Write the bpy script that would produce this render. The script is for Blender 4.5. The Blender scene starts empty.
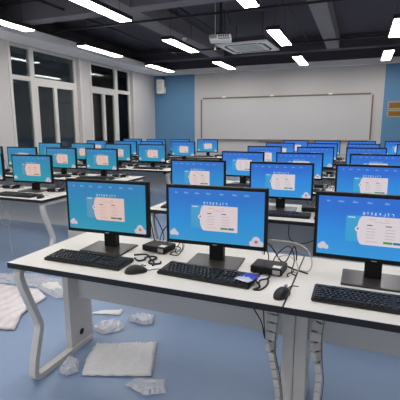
import bpy, bmesh, math, random
from mathutils import Vector, Matrix
random.seed(7)
C = bpy.context.scene.collection
R = math.radians

# ---------------------------------------------------------------- materials
def s2l(c):
    return tuple((v/12.92 if v <= .04045 else ((v+.055)/1.055)**2.4) for v in [x/255 for x in c]) + (1,)

def mat(name, rgb, rough=.5, metal=0, spec=.5, noise=0, nscale=8, bump=0, bscale=60, emit=None, estr=0):
    m = bpy.data.materials.new(name); m.use_nodes = True
    nt = m.node_tree; b = nt.nodes['Principled BSDF']
    col = s2l(rgb)
    b.inputs['Base Color'].default_value = col
    b.inputs['Roughness'].default_value = rough
    b.inputs['Metallic'].default_value = metal
    b.inputs['Specular IOR Level'].default_value = spec
    tc = nt.nodes.new('ShaderNodeTexCoord')
    if noise:
        n = nt.nodes.new('ShaderNodeTexNoise'); n.inputs['Scale'].default_value = nscale; n.inputs['Detail'].default_value = 4
        mx = nt.nodes.new('ShaderNodeMix'); mx.data_type = 'RGBA'
        mx.inputs[6].default_value = tuple(c*(1-noise) for c in col[:3])+(1,)
        mx.inputs[7].default_value = tuple(min(1, c*(1+noise)) for c in col[:3])+(1,)
        nt.links.new(tc.outputs['Object'], n.inputs['Vector'])
        nt.links.new(n.outputs['Fac'], mx.inputs[0]); nt.links.new(mx.outputs[2], b.inputs['Base Color'])
    if bump:
        n2 = nt.nodes.new('ShaderNodeTexNoise'); n2.inputs['Scale'].default_value = bscale; n2.inputs['Detail'].default_value = 3
        bp = nt.nodes.new('ShaderNodeBump'); bp.inputs['Strength'].default_value = bump; bp.inputs['Distance'].default_value = .01
        nt.links.new(tc.outputs['Object'], n2.inputs['Vector'])
        nt.links.new(n2.outputs['Fac'], bp.inputs['Height']); nt.links.new(bp.outputs['Normal'], b.inputs['Normal'])
    if emit:
        b.inputs['Emission Color'].default_value = s2l(emit); b.inputs['Emission Strength'].default_value = estr
    return m

M = {}
M['wall'] = mat('wall_paint', (204, 200, 198), .8, noise=.03, nscale=1.5, bump=.05)
M['white'] = mat('white_plaster', (242, 241, 240), .75, noise=.02, nscale=2)
M['blue'] = mat('blue_paint', (98, 142, 178), .75, noise=.03, nscale=1.5)
M['dark'] = mat('ceiling_dark_paint', (84, 80, 90), .85, noise=.12, nscale=3, bump=.2, bscale=20)
M['beam'] = mat('beam_grey_paint', (140, 136, 140), .8, noise=.08, nscale=3)
M['beamdark'] = mat('beam_dark_paint', (86, 82, 90), .8, noise=.08, nscale=3)
M['pipe'] = mat('pipe_black', (34, 32, 36), .6)
M['frame'] = mat('window_frame_white', (214, 211, 206), .45)
M['boardf'] = mat('board_frame_aluminium', (128, 116, 106), .5, metal=.2)
M['board'] = mat('board_face', (202, 200, 198), .35, noise=.015, nscale=2)
M['desk'] = mat('desk_laminate', (226, 222, 216), .42, noise=.02, nscale=5)
M['edge'] = mat('desk_edge_black', (22, 21, 23), .45)
M['leg'] = mat('leg_grey_paint', (208, 205, 200), .45, noise=.02, nscale=4)
M['leg2'] = mat('panel_grey_paint', (198, 197, 195), .5, noise=.03, nscale=3)
M['black'] = mat('monitor_black', (11, 11, 12), .5, spec=.3)
M['base'] = mat('stand_base_dark', (62, 57, 54), .32, spec=.5)
M['kb'] = mat('keyboard_black', (17, 17, 19), .42)
M['key'] = mat('keycap_black', (30, 30, 34), .36)
M['keytxt'] = mat('key_legend', (150, 150, 155), .5)
M['cable'] = mat('cable_black', (16, 16, 18), .5)
M['cablew'] = mat('cable_grey', (176, 172, 165), .5)
M['sleeve'] = mat('cable_sleeve_grey', (190, 188, 182), .5)
M['rubber'] = mat('black_rubber', (12, 12, 12), .6)
M['label'] = mat('label_white', (230, 230, 228), .5)
M['bluebag'] = mat('blue_packet', (60, 80, 200), .2, noise=.3, nscale=60)
M['foil'] = mat('clear_packet', (190, 195, 215), .15, noise=.3, nscale=70)
M['plastic'] = mat('appliance_white', (248, 247, 244), .4, noise=.02)
M['slot'] = mat('appliance_slot', (52, 52, 54), .5)
M['grille'] = mat('grille_grey', (212, 211, 207), .5)
M['brown'] = mat('sign_gold_brown', (146, 98, 18), .5, noise=.15, nscale=14)
M['signedge'] = mat('sign_border_cream', (176, 170, 150), .6)
M['foam'] = mat('foam_white', (226, 224, 220), .8, noise=.04, nscale=20)
M['lamp'] = mat('lamp_diffuser', (255, 255, 255), .5, emit=(255, 252, 249), estr=25)
M['lamphouse'] = mat('lamp_housing', (40, 38, 40), .5)
M['night'] = mat('night_facade', (30, 32, 36), .9, noise=.3, nscale=.6)

def floor_mat():
    m = mat('floor_blue_vinyl', (132, 153, 184), .42, noise=.05, nscale=1.2)
    nt = m.node_tree; b = nt.nodes['Principled BSDF']
    tc = nt.nodes.new('ShaderNodeTexCoord')
    n = nt.nodes.new('ShaderNodeTexNoise'); n.inputs['Scale'].default_value = 5; n.inputs['Detail'].default_value = 6
    mr = nt.nodes.new('ShaderNodeMapRange'); mr.inputs[3].default_value = .3; mr.inputs[4].default_value = .55
    nt.links.new(tc.outputs['Object'], n.inputs['Vector']); nt.links.new(n.outputs['Fac'], mr.inputs[0])
    nt.links.new(mr.outputs[0], b.inputs['Roughness'])
    return m
M['floor'] = floor_mat()

def film_mat(name, rgb, alpha):
    m = mat(name, rgb, .22, noise=.12, nscale=12)
    b = m.node_tree.nodes['Principled BSDF']; b.inputs['Alpha'].default_value = alpha
    return m
M['film'] = film_mat('clear_film', (226, 228, 236), .5)
M['bubble'] = mat('bubble_wrap', (236, 235, 237), .35, noise=.1, nscale=30, bump=.8, bscale=70)
M['bubble'].node_tree.nodes['Principled BSDF'].inputs['Alpha'].default_value = .85

def bag_mat():
    m = mat('printed_bag', (226, 222, 222), .4)
    nt = m.node_tree; b = nt.nodes['Principled BSDF']
    tc = nt.nodes.new('ShaderNodeTexCoord')
    w = nt.nodes.new('ShaderNodeTexWave'); w.inputs['Scale'].default_value = 3.2; w.inputs['Distortion'].default_value = 5
    w.inputs['Detail'].default_value = 3
    cr = nt.nodes.new('ShaderNodeValToRGB')
    cr.color_ramp.elements[0].position = .15; cr.color_ramp.elements[0].color = s2l((222, 206, 208))
    cr.color_ramp.elements[1].position = .5; cr.color_ramp.elements[1].color = s2l((226, 222, 224))
    nt.links.new(tc.outputs['Object'], w.inputs['Vector']); nt.links.new(w.outputs['Fac'], cr.inputs[0])
    nt.links.new(cr.outputs[0], b.inputs['Base Color'])
    return m
M['bag'] = bag_mat()

def glass_mat():
    m = bpy.data.materials.new('window_glass'); m.use_nodes = True
    nt = m.node_tree; nt.nodes.clear()
    o = nt.nodes.new('ShaderNodeOutputMaterial'); mx = nt.nodes.new('ShaderNodeMixShader')
    t = nt.nodes.new('ShaderNodeBsdfTransparent'); g = nt.nodes.new('ShaderNodeBsdfGlossy')
    t.inputs[0].default_value = (.8, .85, .85, 1); g.inputs['Roughness'].default_value = .04
    f = nt.nodes.new('ShaderNodeFresnel'); f.inputs[0].default_value = 1.24
    nt.links.new(f.outputs[0], mx.inputs[0]); nt.links.new(t.outputs[0], mx.inputs[1]); nt.links.new(g.outputs[0], mx.inputs[2])
    nt.links.new(mx.outputs[0], o.inputs[0])
    return m
M['glass'] = glass_mat()

SCR = .86
def screen_mats():
    # what the panel shows: backdrop running from royal blue to cyan blue; object colour R = cyan cast of a slanted view, painted in
    def emis(name, build):
        m = bpy.data.materials.new(name); m.use_nodes = True
        nt = m.node_tree; b = nt.nodes['Principled BSDF']
        b.inputs['Base Color'].default_value = (.01, .01, .012, 1); b.inputs['Roughness'].default_value = .35
        b.inputs['Specular IOR Level'].default_value = .3
        b.inputs['Emission Strength'].default_value = SCR
        build(nt, b); return m
    def two(a, c):
        def f(nt, b):
            oi = nt.nodes.new('ShaderNodeObjectInfo'); sp = nt.nodes.new('ShaderNodeSeparateColor')
            mx = nt.nodes.new('ShaderNodeMix'); mx.data_type = 'RGBA'
            mx.inputs[6].default_value = s2l(a); mx.inputs[7].default_value = s2l(c)
            nt.links.new(oi.outputs['Color'], sp.inputs[0]); nt.links.new(sp.outputs[0], mx.inputs[0])
            nt.links.new(mx.outputs[2], b.inputs['Emission Color'])
        return f
    def backdrop(nt, b):
        tc = nt.nodes.new('ShaderNodeTexCoord'); sx = nt.nodes.new('ShaderNodeSeparateXYZ')
        mr = nt.nodes.new('ShaderNodeMapRange'); mr.inputs[1].default_value = .11; mr.inputs[2].default_value = .40
        n = nt.nodes.new('ShaderNodeTexNoise'); n.inputs['Scale'].default_value = 6
        nt.links.new(tc.outputs['Object'], n.inputs['Vector'])
        ad = nt.nodes.new('ShaderNodeMath'); ad.operation = 'MULTIPLY_ADD'; ad.inputs[1].default_value = .35
        nt.links.new(tc.outputs['Object'], sx.inputs[0]); nt.links.new(sx.outputs[2], mr.inputs[0])
        nt.links.new(n.outputs['Fac'], ad.inputs[0]); nt.links.new(mr.outputs[0], ad.inputs[2])
        def ramp(c0, c1, c2):
            cr = nt.nodes.new('ShaderNodeValToRGB')
            cr.color_ramp.elements[0].color = s2l(c0); cr.color_ramp.elements[1].color = s2l(c2)
            cr.color_ramp.elements[1].position = 1
            e = cr.color_ramp.elements.new(.6); e.color = s2l(c1)
            nt.links.new(ad.outputs[0], cr.inputs[0]); return cr
        ra = ramp((60, 162, 222), (46, 144, 230), (48, 114, 216)); rb = ramp((54, 162, 178), (40, 148, 178), (52, 136, 184))
        oi = nt.nodes.new('ShaderNodeObjectInfo'); sp = nt.nodes.new('ShaderNodeSeparateColor')
        mx = nt.nodes.new('ShaderNodeMix'); mx.data_type = 'RGBA'
        nt.links.new(oi.outputs['Color'], sp.inputs[0]); nt.links.new(sp.outputs[0], mx.inputs[0])
        nt.links.new(ra.outputs[0], mx.inputs[6]); nt.links.new(rb.outputs[0], mx.inputs[7])
        nt.links.new(mx.outputs[2], b.inputs['Emission Color'])
    L = [emis('screen_backdrop', backdrop),
         emis('screen_form_white', two((226, 216, 222), (230, 196, 186))),
         emis('screen_cyan_card', two((62, 164, 216), (96, 152, 184))),
         emis('screen_nav_pale', two((120, 170, 232), (120, 178, 220))),
         emis('screen_title_white', two((220, 235, 250), (215, 230, 240))),
         emis('screen_green', two((70, 160, 70), (110, 130, 80))),
         emis('screen_text_grey', two((176, 162, 172), (196, 160, 160))),
         emis('screen_text_dark', two((90, 90, 110), (120, 100, 110))),
         emis('screen_cloud', two((206, 206, 220), (206, 196, 206))),
         emis('screen_red', two((196, 90, 100), (190, 110, 110))),
         emis('screen_button_blue', two((60, 110, 160), (90, 110, 110))),
         emis('screen_orange', two((226, 170, 90), (226, 170, 110)))]
    return L
SM = screen_mats()

# ---------------------------------------------------------------- mesh helpers
class MB:
    def __init__(s): s.bm = bmesh.new(); s.mi = 0
    def _fin(s, faces):
        for f in faces: f.material_index = s.mi
    def box(s, a, b, bev=0, mtx=None, seg=2):
        t = bmesh.new(); bmesh.ops.create_cube(t, size=1)
        c = [(a[i]+b[i])/2 for i in range(3)]; d = [abs(b[i]-a[i]) for i in range(3)]
        for v in t.verts: v.co = Vector([c[i]+v.co[i]*d[i] for i in range(3)])
        if bev: bmesh.ops.bevel(t, geom=t.edges[:], offset=min(bev, min(d)*.45), segments=seg, affect='EDGES', profile=.6)
        return s.merge(t, mtx)
    def merge(s, t, mtx=None):
        if mtx: bmesh.ops.transform(t, matrix=mtx, verts=t.verts)
        mp = {v: s.bm.verts.new(v.co) for v in t.verts}
        for f in t.faces:
            try:
                n = s.bm.faces.new([mp[v] for v in f.verts]); n.material_index = s.mi; n.smooth = f.smooth
            except ValueError: pass
        t.free(); return s
    def poly(s, pts):
        f = s.bm.faces.new([s.bm.verts.new(p) for p in pts]); f.material_index = s.mi; return s
    def cyl(s, p0, p1, r, n=12, r2=None, smooth=True):
        p0, p1 = Vector(p0), Vector(p1); d = p1-p0; t = bmesh.new()
        bmesh.ops.create_cone(t, cap_ends=True, segments=n, radius1=r, radius2=r if r2 is None else r2, depth=d.length)
        for f in t.faces: f.smooth = smooth and len(f.verts) == 4
        q = d.to_track_quat('Z', 'Y').to_matrix().to_4x4()
        return s.merge(t, Matrix.Translation((p0+p1)/2) @ q)
    def ball(s, c, rad, n=12, flat=None):
        t = bmesh.new(); bmesh.ops.create_uvsphere(t, u_segments=n, v_segments=max(6, n//2+2), radius=1)
        for f in t.faces: f.smooth = True
        for v in t.verts:
            if flat is not None and v.co.z < flat: v.co.z = flat
            v.co = Vector([c[i]+v.co[i]*rad[i] for i in range(3)])
        return s.merge(t)
    def tube(s, pts, r, n=6, sub=6):
        P = smooth_path(pts, sub); rings = []
        up = Vector((0, 0, 1))
        for i, p in enumerate(P):
            d = (P[min(i+1, len(P)-1)]-P[max(i-1, 0)]).normalized()
            x = d.cross(up)
            if x.length < .1: x = d.cross(Vector((1, 0, 0)))
            x.normalize(); y = x.cross(d).normalized()
            rings.append([s.bm.verts.new(p+r*(math.cos(2*math.pi*k/n)*x+math.sin(2*math.pi*k/n)*y)) for k in range(n)])
        for i in range(len(rings)-1):
            for k in range(n):
                f = s.bm.faces.new([rings[i][k], rings[i][(k+1) % n], rings[i+1][(k+1) % n], rings[i+1][k]]); f.smooth = True; f.material_index = s.mi
        for rg in (rings[0], rings[-1]):
            f = s.bm.faces.new(rg); f.material_index = s.mi
        return s
    def build(s, name, mats, parent=None, loc=(0, 0, 0), rz=0):
        me = bpy.data.meshes.new(name)
        bmesh.ops.recalc_face_normals(s.bm, faces=s.bm.faces[:])
        s.bm.to_mesh(me); s.bm.free()
        for m in (mats if isinstance(mats, (list, tuple)) else [mats]): me.materials.append(m)
        o = bpy.data.objects.new(name, me); C.objects.link(o)
        o.parent = parent; o.location = loc; o.rotation_euler = (0, 0, rz)
        return o

def smooth_path(pts, sub=6):
    P = [Vector(p) for p in pts]; out = []
    if len(P) < 3: return P
    for i in range(len(P)-1):
        a = P[max(i-1, 0)]; b = P[i]; c = P[i+1]; d = P[min(i+2, len(P)-1)]
        for k in range(sub):
            t = k/sub
            out.append(.5*((2*b)+(c-a)*t+(2*a-5*b+4*c-d)*t*t+(3*b-a-3*c+d)*t**3))
    out.append(P[-1]); return out

def tag(o, label, cat, group=None, kind=None):
    o['label'] = label; o['category'] = cat
    if group: o['group'] = group
    if kind: o['kind'] = kind
    return o
def thing(name, loc, rz=0):
    o = bpy.data.objects.new(name, None); C.objects.link(o)
    o.location = loc; o.rotation_euler = (0, 0, rz); o.empty_display_size = .1
    return o
def copy_tree(o, parent=None):
    c = o.copy(); C.objects.link(c); c.parent = parent
    for ch in list(kids[o.name]) if o.name in kids else []:
        d = copy_tree(ch, c)
        kids.setdefault(c.name, []).append(d)
    return c
kids = {}
def reg(root):
    for o in list(C.objects):
        if o.parent is not None:
            l = kids.setdefault(o.parent.name, [])
            if o not in l: l.append(o)
def structure(o): o['kind'] = 'structure'; return o

# ---------------------------------------------------------------- the room
XL, XR, YB, YF, ZC, ZW = -6.2, 1.95, 11.7, -7.6, 3.6, 3.2
b = MB(); b.box((XL-.3, YF-.2, -.12), (XR+.2, YB+.2, 0)); structure(b.build('floor', M['floor']))
b = MB(); b.box((XL-.3, YF-.2, ZC), (XR+.2, YB+.2, ZC+.12)); structure(b.build('ceiling', M['dark']))
# back wall: white, blue panels at both ends, dark paint above the picture line
b = MB()
b.mi = 0; b.box((-4.81, YB, 0), (.53, YB+.2, ZW))
b.mi = 1; b.box((XL-.3, YB, 0), (-4.81, YB+.2, ZW)); b.box((.53, YB, 0), (XR+.2, YB+.2, ZW))
b.mi = 2; b.box((XL-.3, YB, ZW), (XR+.2, YB+.2, ZC))
structure(b.build('wall_back', [M['wall'], M['blue'], M['dark']]))
b = MB(); b.mi = 0; b.box((XR, YF, 0), (XR+.2, YB, ZW)); b.mi = 1; b.box((XR, YF, ZW), (XR+.2, YB, ZC))
structure(b.build('wall_right', [M['wall'], M['dark']]))
b = MB(); b.mi = 0; b.box((XL-.3, YF-.2, 0), (XR+.2, YF, ZW)); b.mi = 1; b.box((XL-.3, YF-.2, ZW), (XR+.2, YF, ZC))
structure(b.build('wall_front', [M['wall'], M['dark']]))
# left wall with two window openings
WZ0, WZ1 = .85, 3.05
W1 = (5.96, 7.97); W2 = (8.41, 10.36)
b = MB(); b.mi = 0
xa, xb = XL-.28, XL
b.box((xa, YF, 0), (xb, W1[0], ZW)); b.box((xa, W1[1], 0), (xb, W2[0], ZW)); b.box((xa, W2[1], 0), (xb, YB, ZW))
for w in (W1, W2):
    b.box((xa, w[0], 0), (xb, w[1], WZ0)); b.box((xa, w[0], WZ1), (xb, w[1], ZW))
b.mi = 1; b.box((xa, YF, ZW), (xb, YB, ZC))
structure(b.build('wall_left', [M['wall'], M['dark']]))
# soffit and cornice
b = MB(); b.box((XL, YF, WZ1), (-5.62, YB, ZW)); structure(b.build('trim_1', M['white']))
b = MB(); b.box((-5.62, YB-.07, WZ1), (XR, YB, ZW)); structure(b.build('trim_2', M['white']))
b = MB(); b.box((XL, YF, 0), (XL+.012, YB, .1)); structure(b.build('baseboard_left', M['leg2']))
b = MB(); b.box((XL+.012, YB-.012, 0), (XR, YB, .1)); structure(b.build('baseboard_back', M['leg2']))

def window(n, y0, y1, main, sub, flip):
    """frame set back in the opening; transom at 2.45; 'main' post full height, 'sub' post below the transom"""
    root = thing('window_%d' % n, (XL-.12, (y0+y1)/2, WZ0)); structure(root)
    b = MB(); o = (y0+y1)/2
    def bar(ya, yb, za, zb, t=.05, x=0): b.box((x-t/2, ya-o, za-WZ0), (x+t/2, yb-o, zb-WZ0), .004)
    bar(y0, y0+.07, WZ0, WZ1); bar(y1-.07, y1, WZ0, WZ1)
    bar(y0+.07, y1-.07, WZ0, WZ0+.07); bar(y0+.07, y1-.07, WZ1-.05, WZ1)
    bar(y0+.07, y1-.07, 2.38, 2.47, .07)
    bar(main-.06, main+.06, WZ0+.07, WZ1-.05, .08)
    # sliding sash frames below the transom, on the wide side
    a, c = (main+.06, y1-.07) if not flip else (y0+.07, main-.06)
    bar(a, a+.07, WZ0+.07, 2.38, .05, .012); bar(c-.07, c, WZ0+.07, 2.38, .05, .012)
    bar(a+.07, c-.07, 2.31, 2.38, .05, .012); bar(a+.07, c-.07, WZ0+.07, WZ0+.14, .05, .012)
    bar(sub-.045, sub+.045, WZ0+.14, 2.31, .06, .02)
    b.build('window_frame', M['frame'], root)
    g = MB(); g.box((-.004, y0+.05-o, .05), (.004, y1-.05-o, WZ1-WZ0-.03)); g.build('window_pane', M['glass'], root)
    h = MB(); h.box((.02, y0-.0-o, -.03), (.18, y1-o, 0.0), .005); h.build('window_sill', M['frame'], root)
    # reveal casing
    k = MB(); k.box((.12, y0-.06-o, 0), (.135, y0-o, WZ1-WZ0)); k.box((.12, y1-o, 0), (.135, y1+.06-o, WZ1-WZ0))
    k.build('window_casing', M['frame'], root)
window(1, W1[0], W1[1], 6.58, 7.22, False)
window(2, W2[0], W2[1], 9.64, 9.03, True)
# ceiling beams (structure)
for i, (a, c, m) in enumerate([
        ((XL, 5.79, 3.3), (XR, 6.07, ZC), 'beam'), ((XL, 2.2, 3.3), (XR, 2.48, ZC), 'beam'),
        ((-3.86, 6.07, 3.3), (-3.46, 10.5, ZC), 'beam'), ((-.86, 6.07, 3.3), (-.58, 10.5, ZC), 'beam'),
        ((XL, 10.5, 3.3), (XR, 10.78, ZC), 'beamdark'), ((-3.86, 2.48, 3.3), (-3.46, 5.79, ZC), 'beam'), ((-.86, 2.48, 3.3), (-.58, 5.79, ZC), 'beam')]):
    b = MB(); b.box(a, c, .01); structure(b.build('trim_%d' % (i+3), M[m]))

# pipes and trays under the slab
def pipe(label, pts, r):
    b = MB(); b.tube(pts, r, 8, 1); tag(b.build('ceiling_conduit', M['pipe']), label, 'conduit')
pipe('thin black conduit crossing the ceiling in front of the projector', [(-5.6, 6.45, 3.26), (XR-.02, 6.45, 3.26)], .02)
pipe('thin black conduit crossing the ceiling behind the air conditioner', [(-5.6, 9.3, 3.27), (XR-.02, 9.3, 3.27)], .018)
pipe('black conduit running lengthwise above the second line of lamps', [(-2.95, 2.6, 3.42), (-2.95, 10.4, 3.42)], .022)
pipe('black conduit running lengthwise above the line of lamps by the windows', [(-4.75, 2.6, 3.4), (-4.75, 10.4, 3.4)], .022)
pipe('black conduit running lengthwise above the third line of lamps', [(-1.25, 2.6, 3.42), (-1.25, 10.4, 3.42)], .02)

# ---------------------------------------------------------------- lamps
LX = [-5.14, -3.36, -1.43, .47]
LY = [10.22, 7.52, 4.82, 2.1, -.6, -3.3, -6.0]  # last two rows are unseen lamps, added to brighten the panels under the desks
lamp = thing('ceiling_light', (0, 0, 0))
b = MB(); L2, w2 = .66, .10
b.box((-w2-.012, -L2-.015, .006), (w2+.012, L2+.015, .06), .006)
b.box((-w2-.012, -L2-.015, 0), (-w2, L2+.015, .006)); b.box((w2, -L2-.015, 0), (w2+.012, L2+.015, .006))
b.box((-w2, -L2-.015, 0), (w2, -L2, .006)); b.box((-w2, L2, 0), (w2, L2+.015, .006))
b.build('housing', M['lamphouse'], lamp)
b = MB(); b.box((-w2+.006, -L2, -.006), (w2-.006, L2, .0058)); b.build('diffuser', M['lamp'], lamp)
for sy in (-1, 1):
    b = MB(); b.cyl((0, sy*.5, .06), (0, sy*.5, ZC-3.02), .003, 6); b.build('hanging_wire', M['pipe'], lamp)
reg(lamp)
colw = ['nearest the windows', 'second line from the windows', 'third line from the windows', 'line farthest from the windows']
roww = ['far end by the whiteboard wall', 'middle of the line', 'near the top of the picture', 'overhead of the front desks', 'behind the camera', 'unseen added row far behind the camera', 'unseen added row at the rear wall end']
first = True
for j, y in enumerate(LY):
    for i, x in enumerate(LX):
        o = lamp if first else copy_tree(lamp); first = False
        o.location = (x, y-((.08 if j == 2 else .14) if i == 0 else 0), 3.02)
        tag(o, 'lit white linear lamp, %s, %s' % (roww[j], colw[i]), 'ceiling light', 'hanging linear lamps')

# ---------------------------------------------------------------- air conditioner, projector, sensors
ac = thing('air_conditioner', (-2.19, 8.2, 3.02), R(-3))
ac.scale = (1.06, 1.06, 1)
b = MB(); b.box((-.42, -.42, .035), (.42, .42, .13), .01); b.build('casing', M['dark'], ac)
b = MB(); b.box((-.48, -.48, 0), (.48, .48, .035), .015, seg=3); b.build('panel', M['plastic'], ac)
b = MB()
for k in range(4):
    mt = Matrix.Rotation(k*math.pi/2, 4, 'Z')
    b.box((-.27, .345, -.004), (.27, .395, .001), .0015, mt)
for k in range(4):
    a0 = k*math.pi/2+math.pi/4
    P = [(math.cos(a)*.10, math.sin(a)*.10) for a in (a0-.6, a0-.2, a0+.2, a0+.6)]
    cx, cy = math.cos(a0)*.39, math.sin(a0)*.39
    b.tube([(cx+px*.8, cy+py*.8, -.001) for px, py in P], .012, 6, 4)
b.build('air_outlet', M['slot'], ac)
b = MB(); b.box((-.26, -.26, -.012), (.26, .26, .001), .01, seg=3)
for k in range(15): b.box((-.22, -.21+k*.03, -.0145), (.22, -.2+k*.03, -.011))
b.build('intake_grille', M['grille'], ac)
for sx in (-1, 1):
    for sy in (-1, 1):
        b = MB(); b.cyl((sx*.38, sy*.38, .13), (sx*.38, sy*.38, .55), .006, 6); b.build('hanging_rod', M['pipe'], ac)
tag(ac, 'square white cassette air conditioner hanging in the dark ceiling beside the projector', 'air conditioner')

pj = thing('projector', (-2.14, 6.3, 2.785), R(15))
b = MB(); b.box((-.168, -.13, 0), (.168, .13, .088), .018, seg=3); b.build('body', M['plastic'], pj)
b = MB()
for k in range(7): b.box((-.155+k*.015, -.136, .03), (-.147+k*.015, -.129, .08))
for k in range(5): b.box((-.03+k*.035, -.135, .05), (-.005+k*.035, -.129, .08))
b.box((-.03, -.135, .022), (.15, -.129, .036))
b.build('vent_and_ports', M['slot'], pj)
b = MB(); b.cyl((.1, .13, .05), (.1, .175, .05), .038, 18); b.build('lens', M['black'], pj)
b = MB(); b.box((-.07, -.07, .1), (.07, .07, .125), .004); b.cyl((0, 0, .12), (0, 0, .81), .022, 12); b.box((-.06, -.06, .80), (.06, .06, .83))
b.box((-.15, -.01, .1), (.15, .01, .112)); b.build('mounting_pole', M['pipe'], pj)
b = MB(); b.tube([(.05, 0, .45), (.09, .3, .47), (.10, 1.0, .47)], .018, 8, 4); b.tube([(.03, 0, .45), (.06, -.05, .38), (.07, -.06, .14)], .01, 6)
b.build('cable', M['pipe'], pj)
tag(pj, 'white projector on a black pole under the dark ceiling', 'projector')

def sensor(x, y, z, label):
    s = thing('ceiling_sensor', (x, y, z))
    b = MB(); b.cyl((0, 0, .02), (0, 0, .05), .05, 16); b.build('mount', M['plastic'], s)
    b = MB(); b.ball((0, 0, .02), (.04, .04, .04), 14); b.build('dome', M['grille'], s)
    tag(s, label, 'sensor')
sensor(-3.56, 8.1, 3.25, 'small white ceiling sensor on the grey beam left of the projector')
b = MB(); b.cyl((-2.32, 6.55, 2.72), (-2.32, 6.55, 2.76), .018, 10, .01); b.cyl((-2.32, 6.55, 2.76), (-2.32, 6.55, 3.6), .005, 6)
tag(b.build('hanging_plug', M['plastic']), 'small white plug dangling just below the projector', 'plug')

# ---------------------------------------------------------------- whiteboard, speaker, signs
wb = thing('whiteboard', (-2.15, YB, 1.05))
b = MB(); b.box((-2.41, -.03, .02), (2.41, 0, 1.26)); b.build('panel', M['board'], wb)
b = MB()
b.box((-2.44, -.045, 0), (2.44, -.0, .045), .004); b.box((-2.44, -.045, 1.24), (2.44, 0, 1.285), .004)
b.box((-2.44, -.045, .035), (-2.4, 0, 1.25), .004); b.box((2.4, -.045, .035), (2.44, 0, 1.25), .004)
b.build('frame', M['boardf'], wb)
for sx in (-2.44, 2.38):
    for sz in (0, 1.235):
        b = MB(); b.box((sx-.01, -.052, sz-.005), (sx+.07, -.001, sz+.055), .008); b.build('corner_cap', M['leg2'], wb)
for k in (-1.7, -.25, 1.35):
    b = MB(); b.box((k-.05, -.05, 1.27), (k+.05, -.001, 1.31), .006); b.build('hanging_clip', M['plastic'], wb)
b = MB(); b.box((-.6, -.09, -.015), (.6, -.045, 0), .003); b.box((-.6, -.093, -.015), (.6, -.088, .012)); b.build('marker_tray', M['boardf'], wb)
tag(wb, 'long wide whiteboard with grey metal frame on the back wall', 'whiteboard')

sp = thing('wall_speaker', (-5.87, YB-.17, 2.49), R(2))
sp.scale = (.86, 1, 1)
b = MB(); b.box((-.14, -.1, 0), (.14, .1, .42), .02, seg=3); b.build('cabinet', M['plastic'], sp)
b = MB(); b.box((-.115, -.108, .03), (.115, -.098, .39), .006); b.build('grille', M['grille'], sp)
b = MB(); b.cyl((0, -.112, .13), (0, -.106, .13), .075, 20); b.build('driver', M['leg2'], sp)
b = MB(); b.cyl((0, -.112, .31), (0, -.106, .31), .03, 16); b.build('driver', M['leg2'], sp)
b = MB(); b.box((-.16, -.02, .42), (.16, .02, .432)); b.box((-.16, -.02, .2), (-.145, .02, .432)); b.box((.145, -.02, .2), (.16, .02, .432))
b.box((-.03, .0, .425), (.03, .165, .45)); b.box((-.05, .145, .36), (.05, .165, .5)); b.build('bracket', M['pipe'], sp)
tag(sp, 'small white wall speaker mounted high on the blue strip in the far corner', 'speaker')

for z0, z1, lab in ((1.93, 2.07, 'upper of two long gold-brown plaques on the blue wall'), (1.73, 1.85, 'lower of two long gold-brown plaques on the blue wall')):
    s = thing('wall_plaque', (1.2, YB, z0))
    h = z1-z0
    b = MB(); b.box((-.56, -.02, -.03), (.56, 0, h+.03), .004); b.build('backing', M['signedge'], s)
    b = MB(); b.box((-.53, -.03, 0), (.53, -.018, h), .003); b.build('face', M['brown'], s)
    tag(s, lab, 'sign')

# ---------------------------------------------------------------- desks
YM = [1.905, 3.405, 4.775, 6.237, 7.671, 9.162]
TOP = .75; DW = 1.465; FY, BY = -.405, .275
def fillet(corners, n=7):
    """corners (y, z, radius) -> rounded polyline"""
    out = []
    for i, (y, z, r) in enumerate(corners):
        p = Vector((y, z))
        if i in (0, len(corners)-1) or r == 0: out.append((y, z)); continue
        a = (Vector(corners[i-1][:2])-p); c = (Vector(corners[i+1][:2])-p)
        ang = a.angle(c); t = min(r/math.tan(ang/2), a.length*.48, c.length*.48)
        q0, q1 = p+a.normalized()*t, p+c.normalized()*t
        for k in range(n+1):
            u = k/n; v = q0*(1-u)**2+p*2*u*(1-u)+q1*u*u; out.append((v.x, v.y))
    return out
def sweep_bar(path, w, t, x0):
    """flat bar swept in the YZ plane: w = width across X, t = thickness in plane"""
    P = [Vector((0, p[0], p[1])) for p in path]
    bm = bmesh.new(); rings = []
    for i, p in enumerate(P):
        d = (P[min(i+1, len(P)-1)]-P[max(i-1, 0)]).normalized()
        n = Vector((0, -d.z, d.y))
        rings.append([bm.verts.new(Vector((x0+sx*w/2, 0, 0))+p+n*sn*t/2) for sx, sn in ((-1, -1), (1, -1), (1, 1), (-1, 1))])
    for i in range(len(rings)-1):
        for k in range(4):
            bm.faces.new([rings[i][k], rings[i][(k+1) % 4], rings[i+1][(k+1) % 4], rings[i+1][k]])
    bm.faces.new(rings[0]); bm.faces.new(rings[-1][::-1])
    return bm
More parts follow.
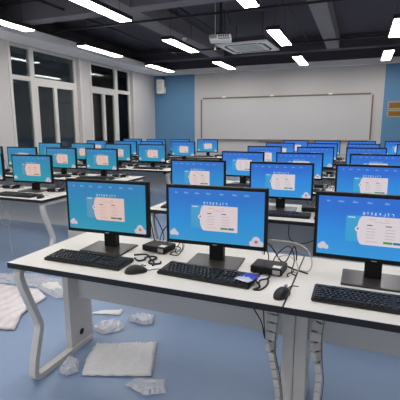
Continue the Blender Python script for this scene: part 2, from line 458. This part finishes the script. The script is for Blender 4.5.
def make_desk(side):
    """side -1: open (aisle/wall) end on the left of the desk, +1 on the right; shared column at the other end"""
    d = thing('computer_desk', (0, 0, 0))
    h = DW/2-.001
    b = MB(); b.box((-h+.003, FY+.003, TOP-.026), (h-.003, BY-.003, TOP)); b.build('tabletop', M['desk'], d)
    b = MB(); z0, z1 = TOP-.029, TOP-.0008
    b.box((-h, FY, z0), (h, FY+.003, z1)); b.box((-h, BY-.003, z0), (h, BY, z1))
    b.box((-h, FY+.003, z0), (-h+.003, BY-.003, z1)); b.box((h-.003, FY+.003, z0), (h, BY-.003, z1))
    b.box((-h+.003, FY+.003, z0), (h-.003, BY-.003, TOP-.0262))
    b.build('edge_band', M['edge'], d)
    e = side*h
    def col(xa, xb, y0=-.005, y1=.222):
        b = MB(); b.box((min(xa, xb), y0, .012), (max(xa, xb), y1, TOP-.029), .006); return b.build('column_leg', M['leg'], d)
    c1 = col(e-side*.002, e-side*.048)
    b = MB()
    xi = e-side*.048
    b.cyl((xi+side*.003, .10, .105), (xi-side*.002, .10, .105), .021, 18)
    b.build('cable_hole', M['rubber'], c1)
    b = MB()
    for zz, yy in ((.50, .11), (.58, .14), (.43, .12)):
        b.box((xi+side*.002, yy-.03, zz-.004), (xi-side*.001, yy+.03, zz)); b.box((xi+side*.002, yy-.03, zz-.04), (xi-side*.001, yy-.026, zz))
    b.cyl((xi-side*.0, .165, .54), (xi-side*.014, .165, .54), .008, 10)
    b.build('slot_marks', M['slot'], c1)
    c2 = col(-e, -e+side*.062, .0, .205)
    b = MB(); b.merge(sweep_bar(fillet([(.03, .703, 0), (-.378, .703, .05), (-.352, .60, .25), (-.250, .325, .07), (-.312, .12, .25), (-.328, .018, .055), (.2, .018, 0)]), .044, .032, e-side*.036))
    b.build('loop_leg', M['leg'], d)
    for yy in (-.17, .24):
        b = MB(); b.cyl((e-side*.036, yy if yy < 0 else .19, 0), (e-side*.036, yy if yy < 0 else .19, .006), .014, 10); b.build('foot_pad', M['rubber'], d)
    b = MB(); b.cyl((-e+side*.031, .11, 0), (-e+side*.031, .11, .014), .02, 10); b.build('foot_pad', M['rubber'], d)
    b = MB(); b.box((-h+.062, .065, .37), (h-.062, .083, TOP-.029), .003)
    b.build('modesty_panel', M['leg2'], d)
    for xx in (-h+.22, h-.22):
        b = MB(); b.box((xx-.02, -.12, TOP-.06), (xx+.02, .06, TOP-.029), .002); b.build('support_rail', M['leg2'], d)
    b = MB(); b.box((e-side*.12, -.22, TOP-.075), (e-side*.19, -.15, TOP-.029), .005); b.box((e-side*.12, .0, TOP-.055), (e-side*.2, .05, TOP-.029), .005)
    b.build('socket_box', M['rubber'], d)
    reg(d); return d
proto = {-1: make_desk(-1), 1: make_desk(1)}; used = set()
rown = ['nearest row', 'second row', 'third row', 'fourth row', 'fifth row', 'farthest row']
def place_desk(x0, row, side, label):
    o = proto[side] if side not in used else copy_tree(proto[side]); used.add(side)
    o.location = (x0+DW/2, YM[row], 0)
    tag(o, label, 'desk', 'white computer desks in rows')
RX = -1.705; LX0 = -2.865
for r in range(6):
    place_desk(RX, r, -1, 'white topped computer desk, black edge, %s of the right-hand block, aisle end' % rown[r])
    place_desk(RX+DW, r, 1, 'white topped computer desk, black edge, %s of the right-hand block, outer end' % rown[r])
    if r:
        place_desk(LX0-DW, r, 1, 'white topped computer desk, black edge, %s of the left-hand block, aisle end' % rown[r])
        place_desk(LX0-2*DW, r, -1, 'white topped computer desk, black edge, %s of the left-hand block, window end' % rown[r])

# ---------------------------------------------------------------- monitor
mon = thing('monitor', (0, 0, 0))
HW, Z0, Z1 = .2725, .092, .410            # above the desk top
SX, SZ0, SZ1 = .2565, .113, .393
b = MB()
b.box((-HW, 0, Z0), (HW, .03, Z1), .004)
b.box((-.2, .03, Z0+.04), (.2, .05, Z1-.05), .012)
b.mi = 1; b.box((-.012, -.0008, Z0+.006), (.012, .001, Z0+.011))
b.build('bezel', [M['black'], M['keytxt']], mon)
b = MB()
y = -.0004
def uv(u, v, lay=0): return (-SX+u*2*SX, y-.0001*lay, SZ1-v*(SZ1-SZ0))
def rect(u0, v0, u1, v1, mi, lay):
    b.mi = mi; b.poly([uv(u0, v0, lay), uv(u0, v1, lay), uv(u1, v1, lay), uv(u1, v0, lay)])
def disc(u, v, r, mi, lay, n=16, clip=True):
    b.mi = mi; pts = []
    for k in range(n):
        a = 2*math.pi*k/n; uu = u+r*math.cos(a)*(SZ1-SZ0)/(2*SX); vv = v+r*math.sin(a)
        if clip: uu = min(max(uu, 0), 1); vv = min(max(vv, 0), 1)
        pts.append(uv(uu, vv, lay))
    b.poly(pts)
rect(0, 0, 1, 1, 0, 0)
for u, w in ((.07, .03), (.17, .05), (.29, .045), (.41, .045), (.55, .04), (.68, .045), (.80, .05)):
    rect(u, .075, u+w, .095, 3, 1); rect(u+.004, .062, u+w*.6, .07, 3, 1)
rect(.245, .30, .40, .74, 2, 1)
rect(.26, .325, .32, .34, 4, 2)
# form with a rounded left side
b.mi = 1
pts = [uv(.735, .30, 3), uv(.735, .78, 3)]
for k in range(9):
    a = math.pi/2+k*math.pi/8
    pts.append(uv(.385+.045*math.cos(a)*1.0, .54+.24*math.sin(a)*1.0, 3))
b.poly(pts)
disc(.345, .52, .042, 4, 4); disc(.345, .52, .034, 1, 5); disc(.346, .515, .018, 9, 6)
# illegible title: short upright and level strokes of eight characters
random.seed(3)
for k in range(8):
    u = .375+k*.033
    for j in range(3):
        if random.random() < .55: rect(u+.004, .235+j*.018, u+.020, .242+j*.018, 4, 5)
    uu = u+random.choice((.004, .011, .018)); rect(uu, .235, uu+.004, .28, 4, 5)
rect(.43, .345, .49, .355, 11, 5); rect(.56, .345, .60, .352, 11, 5); rect(.48, .385, .60, .392, 6, 5)
for u, w in ((.42, .045), (.57, .05)):
    rect(u, .44, u+w, .456, 7, 5)
    for j in range(4): rect(u, .50+j*.05, u+w*1.6, .508+j*.05, 6, 5)
rect(.56, .70, .635, .738, 5, 5); rect(.64, .70, .70, .738, 10, 5); rect(.42, .715, .52, .722, 6, 5)
for u, v, r in ((.055, .84, .05), (.035, .87, .05), (.085, .88, .04), (.06, .875, .035)): disc(u, v, r, 8, 1)
for u, v, r in ((.925, .89, .075), (.885, .95, .055), (.965, .95, .06), (.925, .96, .06)): disc(u, v, r, 8, 1)
disc(.925, .915, .03, 9, 4)
for k in range(30):
    pass
scr0 = b.build('screen', SM, mon)
b = MB()
b.box((-.038, .05, .0), (.038, .072, .26), .005); b.box((-.038, .024, .0), (.038, .05, Z0+.03), .004)
b.build('stand_neck', M['black'], mon)
b = MB(); b.box((-.135, -.09, 0), (.14, .115, .010), .004); b.build('stand_base', M['base'], mon)
reg(mon)
MON = {
('R',1,0):(-1.336,1.892,2.2),('R',1,1):(-0.667,1.888,2.6),('R',1,2):(0.100,1.909,-0.8),
('R',2,0):(-1.376,3.403,0.4),('R',2,1):(-0.603,3.398,2.1),('R',2,2):(0.112,3.408,0.1),
('R',3,0):(-1.327,4.775,-1.3),('R',3,1):(-0.638,4.774,0.6),('R',3,2):(0.189,4.776,-0.4),
('R',4,0):(-1.378,6.235,1.3),('R',4,1):(-0.602,6.238,0.1),('R',4,2):(0.109,6.236,-0.1),
('R',5,0):(-1.394,7.670,0.6),('R',5,1):(-0.622,7.670,0.0),('R',5,2):(0.083,7.670,0),('R',5,3):(0.888,7.671,0),
('R',6,0):(-1.315,9.161,0.8),('R',6,1):(-0.635,9.163,-0.3),('R',6,2):(0.066,9.162,0),('R',6,3):(0.779,9.163,-0.1),
('L',2,2):(-4.095,3.43,0.6),('L',2,3):(-3.392,3.43,2.9),
('L',3,0):(-5.62,4.80,2.0),('L',3,1):(-4.92,4.80,6.1),('L',3,2):(-4.153,4.80,1.0),('L',3,3):(-3.434,4.80,-0.3),
('L',4,0):(-5.68,6.26,0.8),('L',4,1):(-4.886,6.26,-0.9),('L',4,2):(-4.109,6.26,1.9),('L',4,3):(-3.404,6.26,2.0),
('L',5,0):(-5.616,7.70,0.4),('L',5,1):(-4.828,7.70,-0.1),('L',5,2):(-4.190,7.70,0.5),('L',5,3):(-3.436,7.70,-1.1),
('L',6,0):(-5.562,9.19,2.6),('L',6,1):(-4.866,9.19,0.9),('L',6,2):(-4.193,9.19,0.4),('L',6,3):(-3.448,9.19,-0.4)}

# ---------------------------------------------------------------- keyboard
kbd = thing('keyboard', (0, 0, 0))
def kz(y): return .016+(y+.075)*.05
b = MB()
t = bmesh.new(); bmesh.ops.create_cube(t, size=1)
for v in t.verts:
    v.co = Vector((v.co.x*.45, v.co.y*.15, 0 if v.co.z < 0 else kz(v.co.y*.15)))
bmesh.ops.bevel(t, geom=t.edges[:], offset=.004, segments=2, affect='EDGES')
b.merge(t); b.build('case', M['kb'], kbd)
b = MB()
p = .0188
rows = [(-.058, [1.25, 1.25, 1.25, 6.25, 1.25, 1.25, 1.25, 1.25]), (-.039, [2.25]+[1]*10+[2.75]), (-.020, [1.75]+[1]*11+[2.25]),
        (-.001, [1.5]+[1]*12+[1.5]), (.018, [1]*13+[2]), (.044, [1, -1, 1, 1, 1, 1, -.5, 1, 1, 1, 1, -.5, 1, 1, 1, 1])]
def key(x, y, w, h=.0185):
    z = kz(y)
    t = bmesh.new(); bmesh.ops.create_cube(t, size=1)
    for v in t.verts:
        k = .8 if v.co.z > 0 else 1
        v.co = Vector((x+v.co.x*(w-.0025)*(1 if v.co.z < 0 else 1-.004/w), y+v.co.y*(h-.0025)*k, z-.002+(.009 if v.co.z > 0 else 0)))
    b.mi = 0; b.merge(t); b.mi = 1
    b.poly([(x-.0035, y+.001, z+.0072), (x+.0005, y+.001, z+.0072), (x+.0005, y+.0045, z+.0072), (x-.0035, y+.0045, z+.0072)])
for y, ks in rows:
    x = -.215
    for k in ks:
        w = abs(k)*p
        if k > 0: key(x+w/2, y, w)
        x += w
for y in (.044, .018, -.001):
    for k in range(3): key(.0795+p*k+p/2, y, p)
for k in range(3): key(.0795+p*k+p/2, -.058, p)
key(.0795+p*1.5, -.039, p)
for y in (.018, -.001, -.020, -.039, -.058):
    for k in range(4): key(.142+p*k+p/2, y, p)
b.build('keycaps', [M['key'], M['keytxt']], kbd)
b = MB(); b.tube([(.02, .072, .012), (.03, .085, .006), (.06, .095, .004), (.12, .097, .004)], .0022, 5); b.build('cable', M['cable'], kbd)
kbd.scale = (1.05, 1, 1); reg(kbd)

mouse = thing('computer_mouse', (0, 0, 0))
b = MB()
t = bmesh.new(); bmesh.ops.create_uvsphere(t, u_segments=20, v_segments=12, radius=1)
for f in t.faces: f.smooth = True
for v in t.verts:
    x, y, z = v.co
    z = max(z, -.12)
    wx = .031*(1-.14*math.exp(-((y-.1)/.35)**2)); hz = .036*(1-.25*max(0, y))
    v.co = Vector((x*wx, y*.058, (z+.12)*hz))
b.merge(t); b.build('body', M['kb'], mouse)
b = MB(); b.cyl((-.004, .033, .031), (.004, .033, .031), .009, 14); b.build('scroll_wheel', M['keytxt'], mouse)
b = MB(); b.box((-.0006, .01, .028), (.0006, .052, .0335)); b.build('button_gap', M['rubber'], mouse)
b = MB(); b.tube([(0, .055, .01), (0, .068, .004), (-.012, .09, .003), (-.004, .12, .003), (.02, .13, .003)], .002, 5); b.build('cable', M['cable'], mouse)
reg(mouse)

pc = thing('mini_computer', (0, 0, 0))
b = MB(); b.box((-.07, -.055, .004), (.07, .055, .034), .006, seg=2)
for sx in (-.055, .055):
    for sy in (-.04, .04): b.cyl((sx, sy, 0), (sx, sy, .005), .007, 8)
b.build('case', M['black'], pc)
b = MB(); b.box((.03, -.0562, .010), (.062, -.0548, .028)); b.build('front_port', M['keytxt'], pc)
b = MB(); b.box((.025, -.04, .0338), (.06, -.01, .0345)); b.build('sticker', M['label'], pc)
def cab(paths, m, parent, r=.0026):
    b = MB()
    for q in paths: b.tube(q, r, 5, 6)
    return b.build('cable', m, parent)
cab([[(-.02, .055, .02), (-.03, .09, .05), (-.06, .10, .10), (-.10, .10, .16)], [(.0, .055, .02), (.01, .09, .05), (.05, .10, .09), (.08, .08, .09), (.10, .05, .05), (.10, .0, .012), (.12, -.01, .004)],
     [(.04, .055, .015), (.06, .075, .01), (.09, .07, .005), (.10, .03, .004), (.085, -.01, .004), (.095, -.04, .004)]], M['cable'], pc)
cab([[(.03, .055, .02), (.02, .09, .04), (.06, .10, .05), (.10, .09, .03), (.12, .04, .004), (.10, .03, .004)]], M['cablew'], pc, .0022)
reg(pc)

ordn = ['first', 'second', 'third', 'fourth']
def where(B, r, c):
    k = c if B == 'R' else 3-c
    return '%s from the aisle, %s, %s block' % (ordn[k], rown[r-1], 'right' if B == 'R' else 'left')
KB = {('R',1,0):(-1.31, 1.675, 0.5), ('R',1,1):(-.64, 1.70, -3.2), ('R',1,2):(.095, 1.665, -.5), ('L',2,3):(-3.31, 3.13, 1)}
MS = {('R',1,0):(-.985, 1.62, 128), ('R',1,1):(-.262, 1.605, 165), ('R',1,2):(.50, 1.62, 170), ('L',2,3):(-2.985, 3.11, 195)}
PCS = {('R',1,0):(-1.045, 1.985, -8), ('R',1,1):(-.375, 1.875, -4), ('R',1,2):(.38, 1.93, 5), ('L',2,3):(-3.13, 3.50, 8)}
random.seed(11)
first = True
def cp(o): return o if first else copy_tree(o)
for key_, (x, y, a) in MON.items():
    B, r, c = key_
    w = where(B, r, c)
    m = cp(mon); m.location = (x, y, TOP); m.rotation_euler = (0, 0, R(a))
    tag(m, 'black monitor, lit blue screen, '+w, 'monitor', 'computer monitors on the desks')
    sc = [q for q in (kids[m.name]) if q.name.startswith('screen')][0]
    f = (-.2-x)/max(y, 2.2)            # viewing-angle cast painted into the colour, more cyan toward the windows
    cy = min(1, max(0, (f-.22)/.42)) if B == 'R' else (1 if r < 5 else .75)*min(1, .55+.45*max(0, (f-.35)/.4))
    cy = {('R',1,0): .85, ('R',1,1): .25, ('R',2,0): .3}.get(key_, cy)
    sc.color = (cy, cy, cy, 1)
    kx, ky, ka = KB.get(key_, (x+random.uniform(-.03, .05), y-.235+random.uniform(-.01, .01), random.uniform(-4, 4)))
    k = cp(kbd); k.location = (kx, ky, TOP+.0005); k.rotation_euler = (0, 0, R(ka))
    tag(k, 'black keyboard, '+w, 'keyboard', 'keyboards on the desks')
    px, py, pa = MS.get(key_, (kx+.285+random.uniform(-.01, .02), y-.24+random.uniform(-.03, .04), random.uniform(-20, 25)))
    o = cp(mouse); o.location = (px, py, TOP+.0005)
    o.rotation_euler = (0, 0, R(pa-180 if key_ in MS else pa))
    tag(o, 'black computer mouse, '+w, 'mouse', 'computer mice on the desks')
    qx, qy, qa = PCS.get(key_, (x+.27+random.uniform(-.02, .02), y+.05+random.uniform(-.02, .04), random.uniform(-12, 12)))
    o = cp(pc); o.location = (qx, qy, TOP); o.rotation_euler = (0, 0, R(qa))
    if key_ == ('R',1,0): o.scale = (1.12, 1.1, 1.15)
    tag(o, 'small black mini computer with cables, '+w, 'computer', 'mini computers on the desks')
    first = False

# packet on the second keyboard's right end
random.seed(5)
b = MB()
n = 9; vs = []
for i in range(n):
    for j in range(n):
        u, v = i/(n-1), j/(n-1)
        vs.append(b.bm.verts.new(((u-.5)*.075, (v-.5)*.10, .004+.012*random.random()*math.sin(math.pi*u)*math.sin(math.pi*v)+.004*random.random())))
for i in range(n-1):
    for j in range(n-1):
        f = b.bm.faces.new([vs[i*n+j], vs[(i+1)*n+j], vs[(i+1)*n+j+1], vs[i*n+j+1]]); f.smooth = True
        f.material_index = 0 if j > 2 else 1
o = b.build('plastic_packet', [M['bluebag'], M['foil']], None, (-.432, 1.675, TOP+.028), R(-18))
mod = o.modifiers.new('thick', 'SOLIDIFY'); mod.thickness = .003
tag(o, 'small crumpled blue and clear plastic packet on the right end of a front-row keyboard', 'packet')

# loose coiled cables on the front desks
def loose(name, label, paths, m, r=.0026, cat='cable'):
    b = MB()
    for q in paths: b.tube(q, r, 6, 7)
    tag(b.build(name, m), label, cat)
Z = TOP+.004
loose('coiled_cable', 'tangled black cable coil on the front desk between the two leftmost stations',
      [[(-1.10, 1.80, Z), (-1.06, 1.77, Z), (-1.03, 1.79, Z+.004), (-1.05, 1.83, Z), (-1.02, 1.86, Z), (-.98, 1.83, Z+.004), (-1.0, 1.78, Z), (-.97, 1.75, Z), (-.93, 1.77, Z), (-.94, 1.80, Z)],
       [(-1.12, 1.83, Z+.006), (-1.05, 1.845, Z+.012), (-1.0, 1.80, Z+.006), (-.965, 1.77, Z+.004), (-.95, 1.73, Z)]], M['cable'], .0052)
loose('coiled_cable', 'black cables bunched beside the packet at the end of the second front keyboard',
      [[(-.40, 1.82, Z), (-.42, 1.76, Z), (-.40, 1.70, Z+.01), (-.37, 1.66, Z), (-.39, 1.62, Z), (-.36, 1.63, Z), (-.345, 1.70, Z), (-.36, 1.78, Z)],
       [(-.37, 1.82, Z+.008), (-.35, 1.76, Z+.008), (-.38, 1.70, Z+.012), (-.37, 1.65, Z+.006)]], M['cable'], .004)
loose('power_cable', 'black cables rising in a V behind the second front-row mini computer',
      [[(-.45, 2.10, .76), (-.44, 2.085, .82), (-.41, 2.05, .835), (-.37, 2.02, .80), (-.335, 1.985, .772), (-.31, 1.985, .775), (-.295, 2.02, .81), (-.28, 2.05, .84), (-.27, 2.07, .80), (-.27, 2.08, Z)],
       [(-.32, 1.975, .765), (-.28, 1.95, Z), (-.225, 1.92, Z), (-.19, 1.9, Z)]], M['cable'], .0038)
loose('network_cable', 'pale grey network cable arching behind the front desk seam',
      [[(-.47, 2.14, Z), (-.46, 2.13, .82), (-.42, 2.11, .845), (-.34, 2.09, .85), (-.26, 2.06, .852), (-.21, 2.02, .835), (-.18, 1.98, .79), (-.19, 1.94, Z), (-.24, 1.935, Z)]], M['cablew'], .0032)
loose('network_cable', 'thin black cables looping over the desk behind the leftmost front mini computer',
      [[(-1.17, 2.1, .92), (-1.13, 2.06, .86), (-1.10, 2.03, .80), (-1.08, 2.04, Z)], [(-1.02, 2.1, .90), (-1.06, 2.06, .84), (-1.08, 2.05, Z)],
       [(-1.0, 2.0, .79), (-.97, 2.03, .85), (-.93, 2.03, .85), (-.89, 1.98, .79), (-.9, 1.93, Z), (-.95, 1.93, Z)]], M['cable'], .003)

# cable sleeves (segmented spine) hanging at the middle column of the front desks
def sleeve(label, pts, w=.054):
    root = thing('cable_sleeve', pts[-1][:2]+(0,))
    P = smooth_path(pts, 12)
    # resample by length
    seg = .042; L = 0; out = [P[0]]; last = P[0]; acc = 0
    for i in range(1, len(P)):
        d = (P[i]-P[i-1]).length; acc += d
        if acc >= seg: out.append(P[i]); acc = 0
    off = Vector((pts[-1][0], pts[-1][1], 0))
    b = MB()
    for i in range(len(out)-1):
        a, c = out[i]-off, out[i+1]-off; d = (c-a); q = d.to_track_quat('Z', 'Y').to_matrix().to_4x4()
        mt = Matrix.Translation((a+c)/2) @ q
        b.box((-w/2, -.014, -d.length*.43), (w/2, .014, d.length*.43), .003, mt)
    b.build('segments', M['sleeve'], root)
    b = MB(); b.tube([p-off for p in out], .012, 8, 1); b.tube([p-off+Vector((w*.42, -.016, 0)) for p in out], .0018, 4, 1); b.build('inner_cables', M['cable'], root)
    tag(root, label, 'cable sleeve')
sleeve('grey segmented cable sleeve left of the middle front desk column', [(-.332, 1.80, .718), (-.330, 1.79, .6), (-.332, 1.78, .5), (-.334, 1.77, .42), (-.318, 1.77, .33), (-.295, 1.77, .22), (-.285, 1.77, .1), (-.285, 1.77, 0.005)])
sleeve('grey segmented cable sleeve right of the middle front desk column', [(-.112, 1.80, .718), (-.115, 1.79, .6), (-.124, 1.78, .5), (-.116, 1.77, .4), (-.104, 1.77, .3), (-.108, 1.77, .18), (-.104, 1.77, .08), (-.104, 1.77, 0.005)])
sleeve('grey segmented cable sleeve under the second-row desk of the right block', [(-.16, 3.30, .718), (-.16, 3.29, .55), (-.17, 3.28, .4), (-.15, 3.28, .25), (-.16, 3.28, .12), (-.16, 3.28, 0.005)])
loose('hanging_cable', 'thin black cable drooping across the grey panel under the second-row right desk',
      [[(-.50, 3.36, .72), (-.51, 3.35, .62), (-.50, 3.34, .52), (-.42, 3.33, .48), (-.30, 3.33, .52), (-.22, 3.33, .60), (-.21, 3.34, .72)], [(-.215, 3.32, .72), (-.215, 3.32, .65)]], M['cable'], .004)
loose('hanging_cable', 'thin black cable hanging under the front desk left of the middle column',
      [[(-.42, 1.75, .72), (-.425, 1.75, .62), (-.38, 1.75, .54), (-.365, 1.76, .46)], [(-.37, 1.74, .72), (-.37, 1.75, .6), (-.362, 1.76, .45)]], M['cable'], .003)
loose('hanging_cable', 'grey cables curling under the second-row left desk at the picture edge',
      [[(-3.62, 3.28, .72), (-3.60, 3.27, .6), (-3.66, 3.27, .5), (-3.60, 3.26, .42), (-3.68, 3.26, .36), (-3.74, 3.26, .45), (-3.70, 3.27, .55), (-3.75, 3.28, .72)],
       [(-3.58, 3.26, .72), (-3.64, 3.26, .56), (-3.58, 3.25, .44), (-3.62, 3.25, .3), (-3.6, 3.26, .01)]], M['leg'], .004)

# ---------------------------------------------------------------- packing waste on the floor
def sheet(name, label, poly, m, amp, thick, cat, seed, res=26, hump=0):
    """crumpled sheet covering a polygon (world XY) on the floor"""
    rnd = random.Random(seed)
    xs = [p[0] for p in poly]; ys = [p[1] for p in poly]; cx, cy = sum(xs)/len(xs), sum(ys)/len(ys)
    ph = [(rnd.uniform(8, 38), rnd.uniform(8, 38), rnd.uniform(0, 6), rnd.uniform(.3, 1)) for _ in range(7)]
    bm = bmesh.new(); f = bm.faces.new([bm.verts.new((x-cx, y-cy, 0)) for x, y in poly])
    bmesh.ops.triangulate(bm, faces=[f])
    for _ in range(5):
        bmesh.ops.subdivide_edges(bm, edges=[e for e in bm.edges if e.calc_length() > .028], cuts=1, use_grid_fill=True)
        bmesh.ops.triangulate(bm, faces=[f for f in bm.faces if len(f.verts) > 3])
    for v in bm.verts:
        x, y = v.co.x, v.co.y; h = sum(w*abs(math.sin(a*x+c*y+q+1.3*math.sin(9*x-7*y))) for a, c, q, w in ph)
        dd = .25 if any(e.is_boundary for e in v.link_edges) else 1
        v.co.z = thick+.003+amp*dd*(h/3.2)+amp*.35*rnd.random()*dd+hump*(dd-.25)
        v.co.x += rnd.uniform(-.004, .004); v.co.y += rnd.uniform(-.004, .004)
    for f in bm.faces: f.smooth = m is not M['film']
    b = MB(); b.bm.free(); b.bm = bm
    o = b.build(name, m, None, (cx, cy, 0))
    md = o.modifiers.new('thick', 'SOLIDIFY'); md.thickness = thick; md.offset = -1
    return tag(o, label, cat)
sheet('printed_plastic_bag', 'large crumpled white bag with faint pink print flat on the blue floor', [(-3.25, 2.55), (-2.62, 2.62), (-2.42, 2.50), (-2.38, 2.2), (-2.24, 1.98), (-2.5, 1.92), (-3.0, 2.1)], M['bag'], .022, .002, 'bag', 1)
sheet('plastic_film', 'clear plastic film lying behind the pink printed bag', [(-3.5, 2.66), (-2.9, 2.9), (-2.45, 2.86), (-2.2, 2.64), (-2.34, 2.52), (-2.7, 2.66), (-3.2, 2.6)], M['film'], .025, .001, 'film', 2)
sheet('foam_sheet', 'small white foam piece on the film beside the front desk loop leg', [(-2.66, 2.68), (-2.52, 2.78), (-2.38, 2.66), (-2.5, 2.62)], M['foam'], .012, .006, 'foam', 3, 10, .035)
sheet('bubble_wrap', 'long crumpled translucent bubble wrap under the front desk', [(-1.52, 1.86), (-1.575, 2.04), (-1.38, 2.13), (-1.20, 2.21), (-1.12, 2.04), (-1.05, 1.87), (-1.22, 1.80), (-1.44, 1.72)], M['bubble'], .013, .003, 'bubble wrap', 4)
sheet('plastic_film', 'crumpled clear film beside the front desk column foot', [(-1.60, 1.70), (-1.63, 1.82), (-1.55, 1.84), (-1.48, 1.74), (-1.52, 1.68)], M['film'], .03, .001, 'film', 5)
sheet('foam_sheet', 'flat cream foam strip on the floor under the front desk panel', [(-1.9, 2.40), (-1.84, 2.48), (-1.68, 2.56), (-1.66, 2.47)], M['foam'], .006, .004, 'foam', 6, 10)
sheet('plastic_film', 'small crumpled clear film between the foam strip and bubble wrap', [(-1.74, 2.2), (-1.72, 2.34), (-1.58, 2.38), (-1.5, 2.28), (-1.6, 2.16)], M['film'], .03, .001, 'film', 7, 16)
sheet('foam_sheet', 'small crinkled white foam scrap farther right under the desk', [(-1.55, 2.40), (-1.54, 2.50), (-1.38, 2.54), (-1.34, 2.42), (-1.42, 2.38)], M['film'], .03, .003, 'foam', 8, 12)
sheet('plastic_film', 'small clear film scrap nearest the camera in front of the bubble wrap', [(-1.15, 1.74), (-1.12, 1.82), (-.95, 1.86), (-.9, 1.76), (-1.0, 1.70)], M['film'], .02, .001, 'film', 9, 14)

# ---------------------------------------------------------------- world, camera, view
w = bpy.data.worlds.new('World'); bpy.context.scene.world = w; w.use_nodes = True
bg = w.node_tree.nodes['Background']; bg.inputs[0].default_value = (.03, .034, .042, 1); bg.inputs[1].default_value = .7

cam = bpy.data.cameras.new('camera'); co = bpy.data.objects.new('camera', cam); C.objects.link(co)
yaw, pit, rol = R(21.6334), R(10.4259), R(-.1449)
fwd = Vector((-math.sin(yaw)*math.cos(pit), math.cos(yaw)*math.cos(pit), -math.sin(pit)))
r = Vector((math.cos(yaw), math.sin(yaw), 0)); u = r.cross(fwd)
c_, s_ = math.cos(rol), math.sin(rol)
r2 = c_*r+s_*u; u2 = -s_*r+c_*u
co.matrix_world = Matrix(((r2.x, u2.x, -fwd.x, 0), (r2.y, u2.y, -fwd.y, 0), (r2.z, u2.z, -fwd.z, 1.4585), (0, 0, 0, 1)))
cam.sensor_width = 36; cam.lens = .9847*403/400*36; cam.clip_start = .05
sc = bpy.context.scene; sc.camera = co
sc.view_settings.view_transform = 'Standard'; sc.view_settings.look = 'None'
sc.view_settings.exposure = 0; sc.view_settings.gamma = 1; sc.view_settings.use_curve_mapping = False
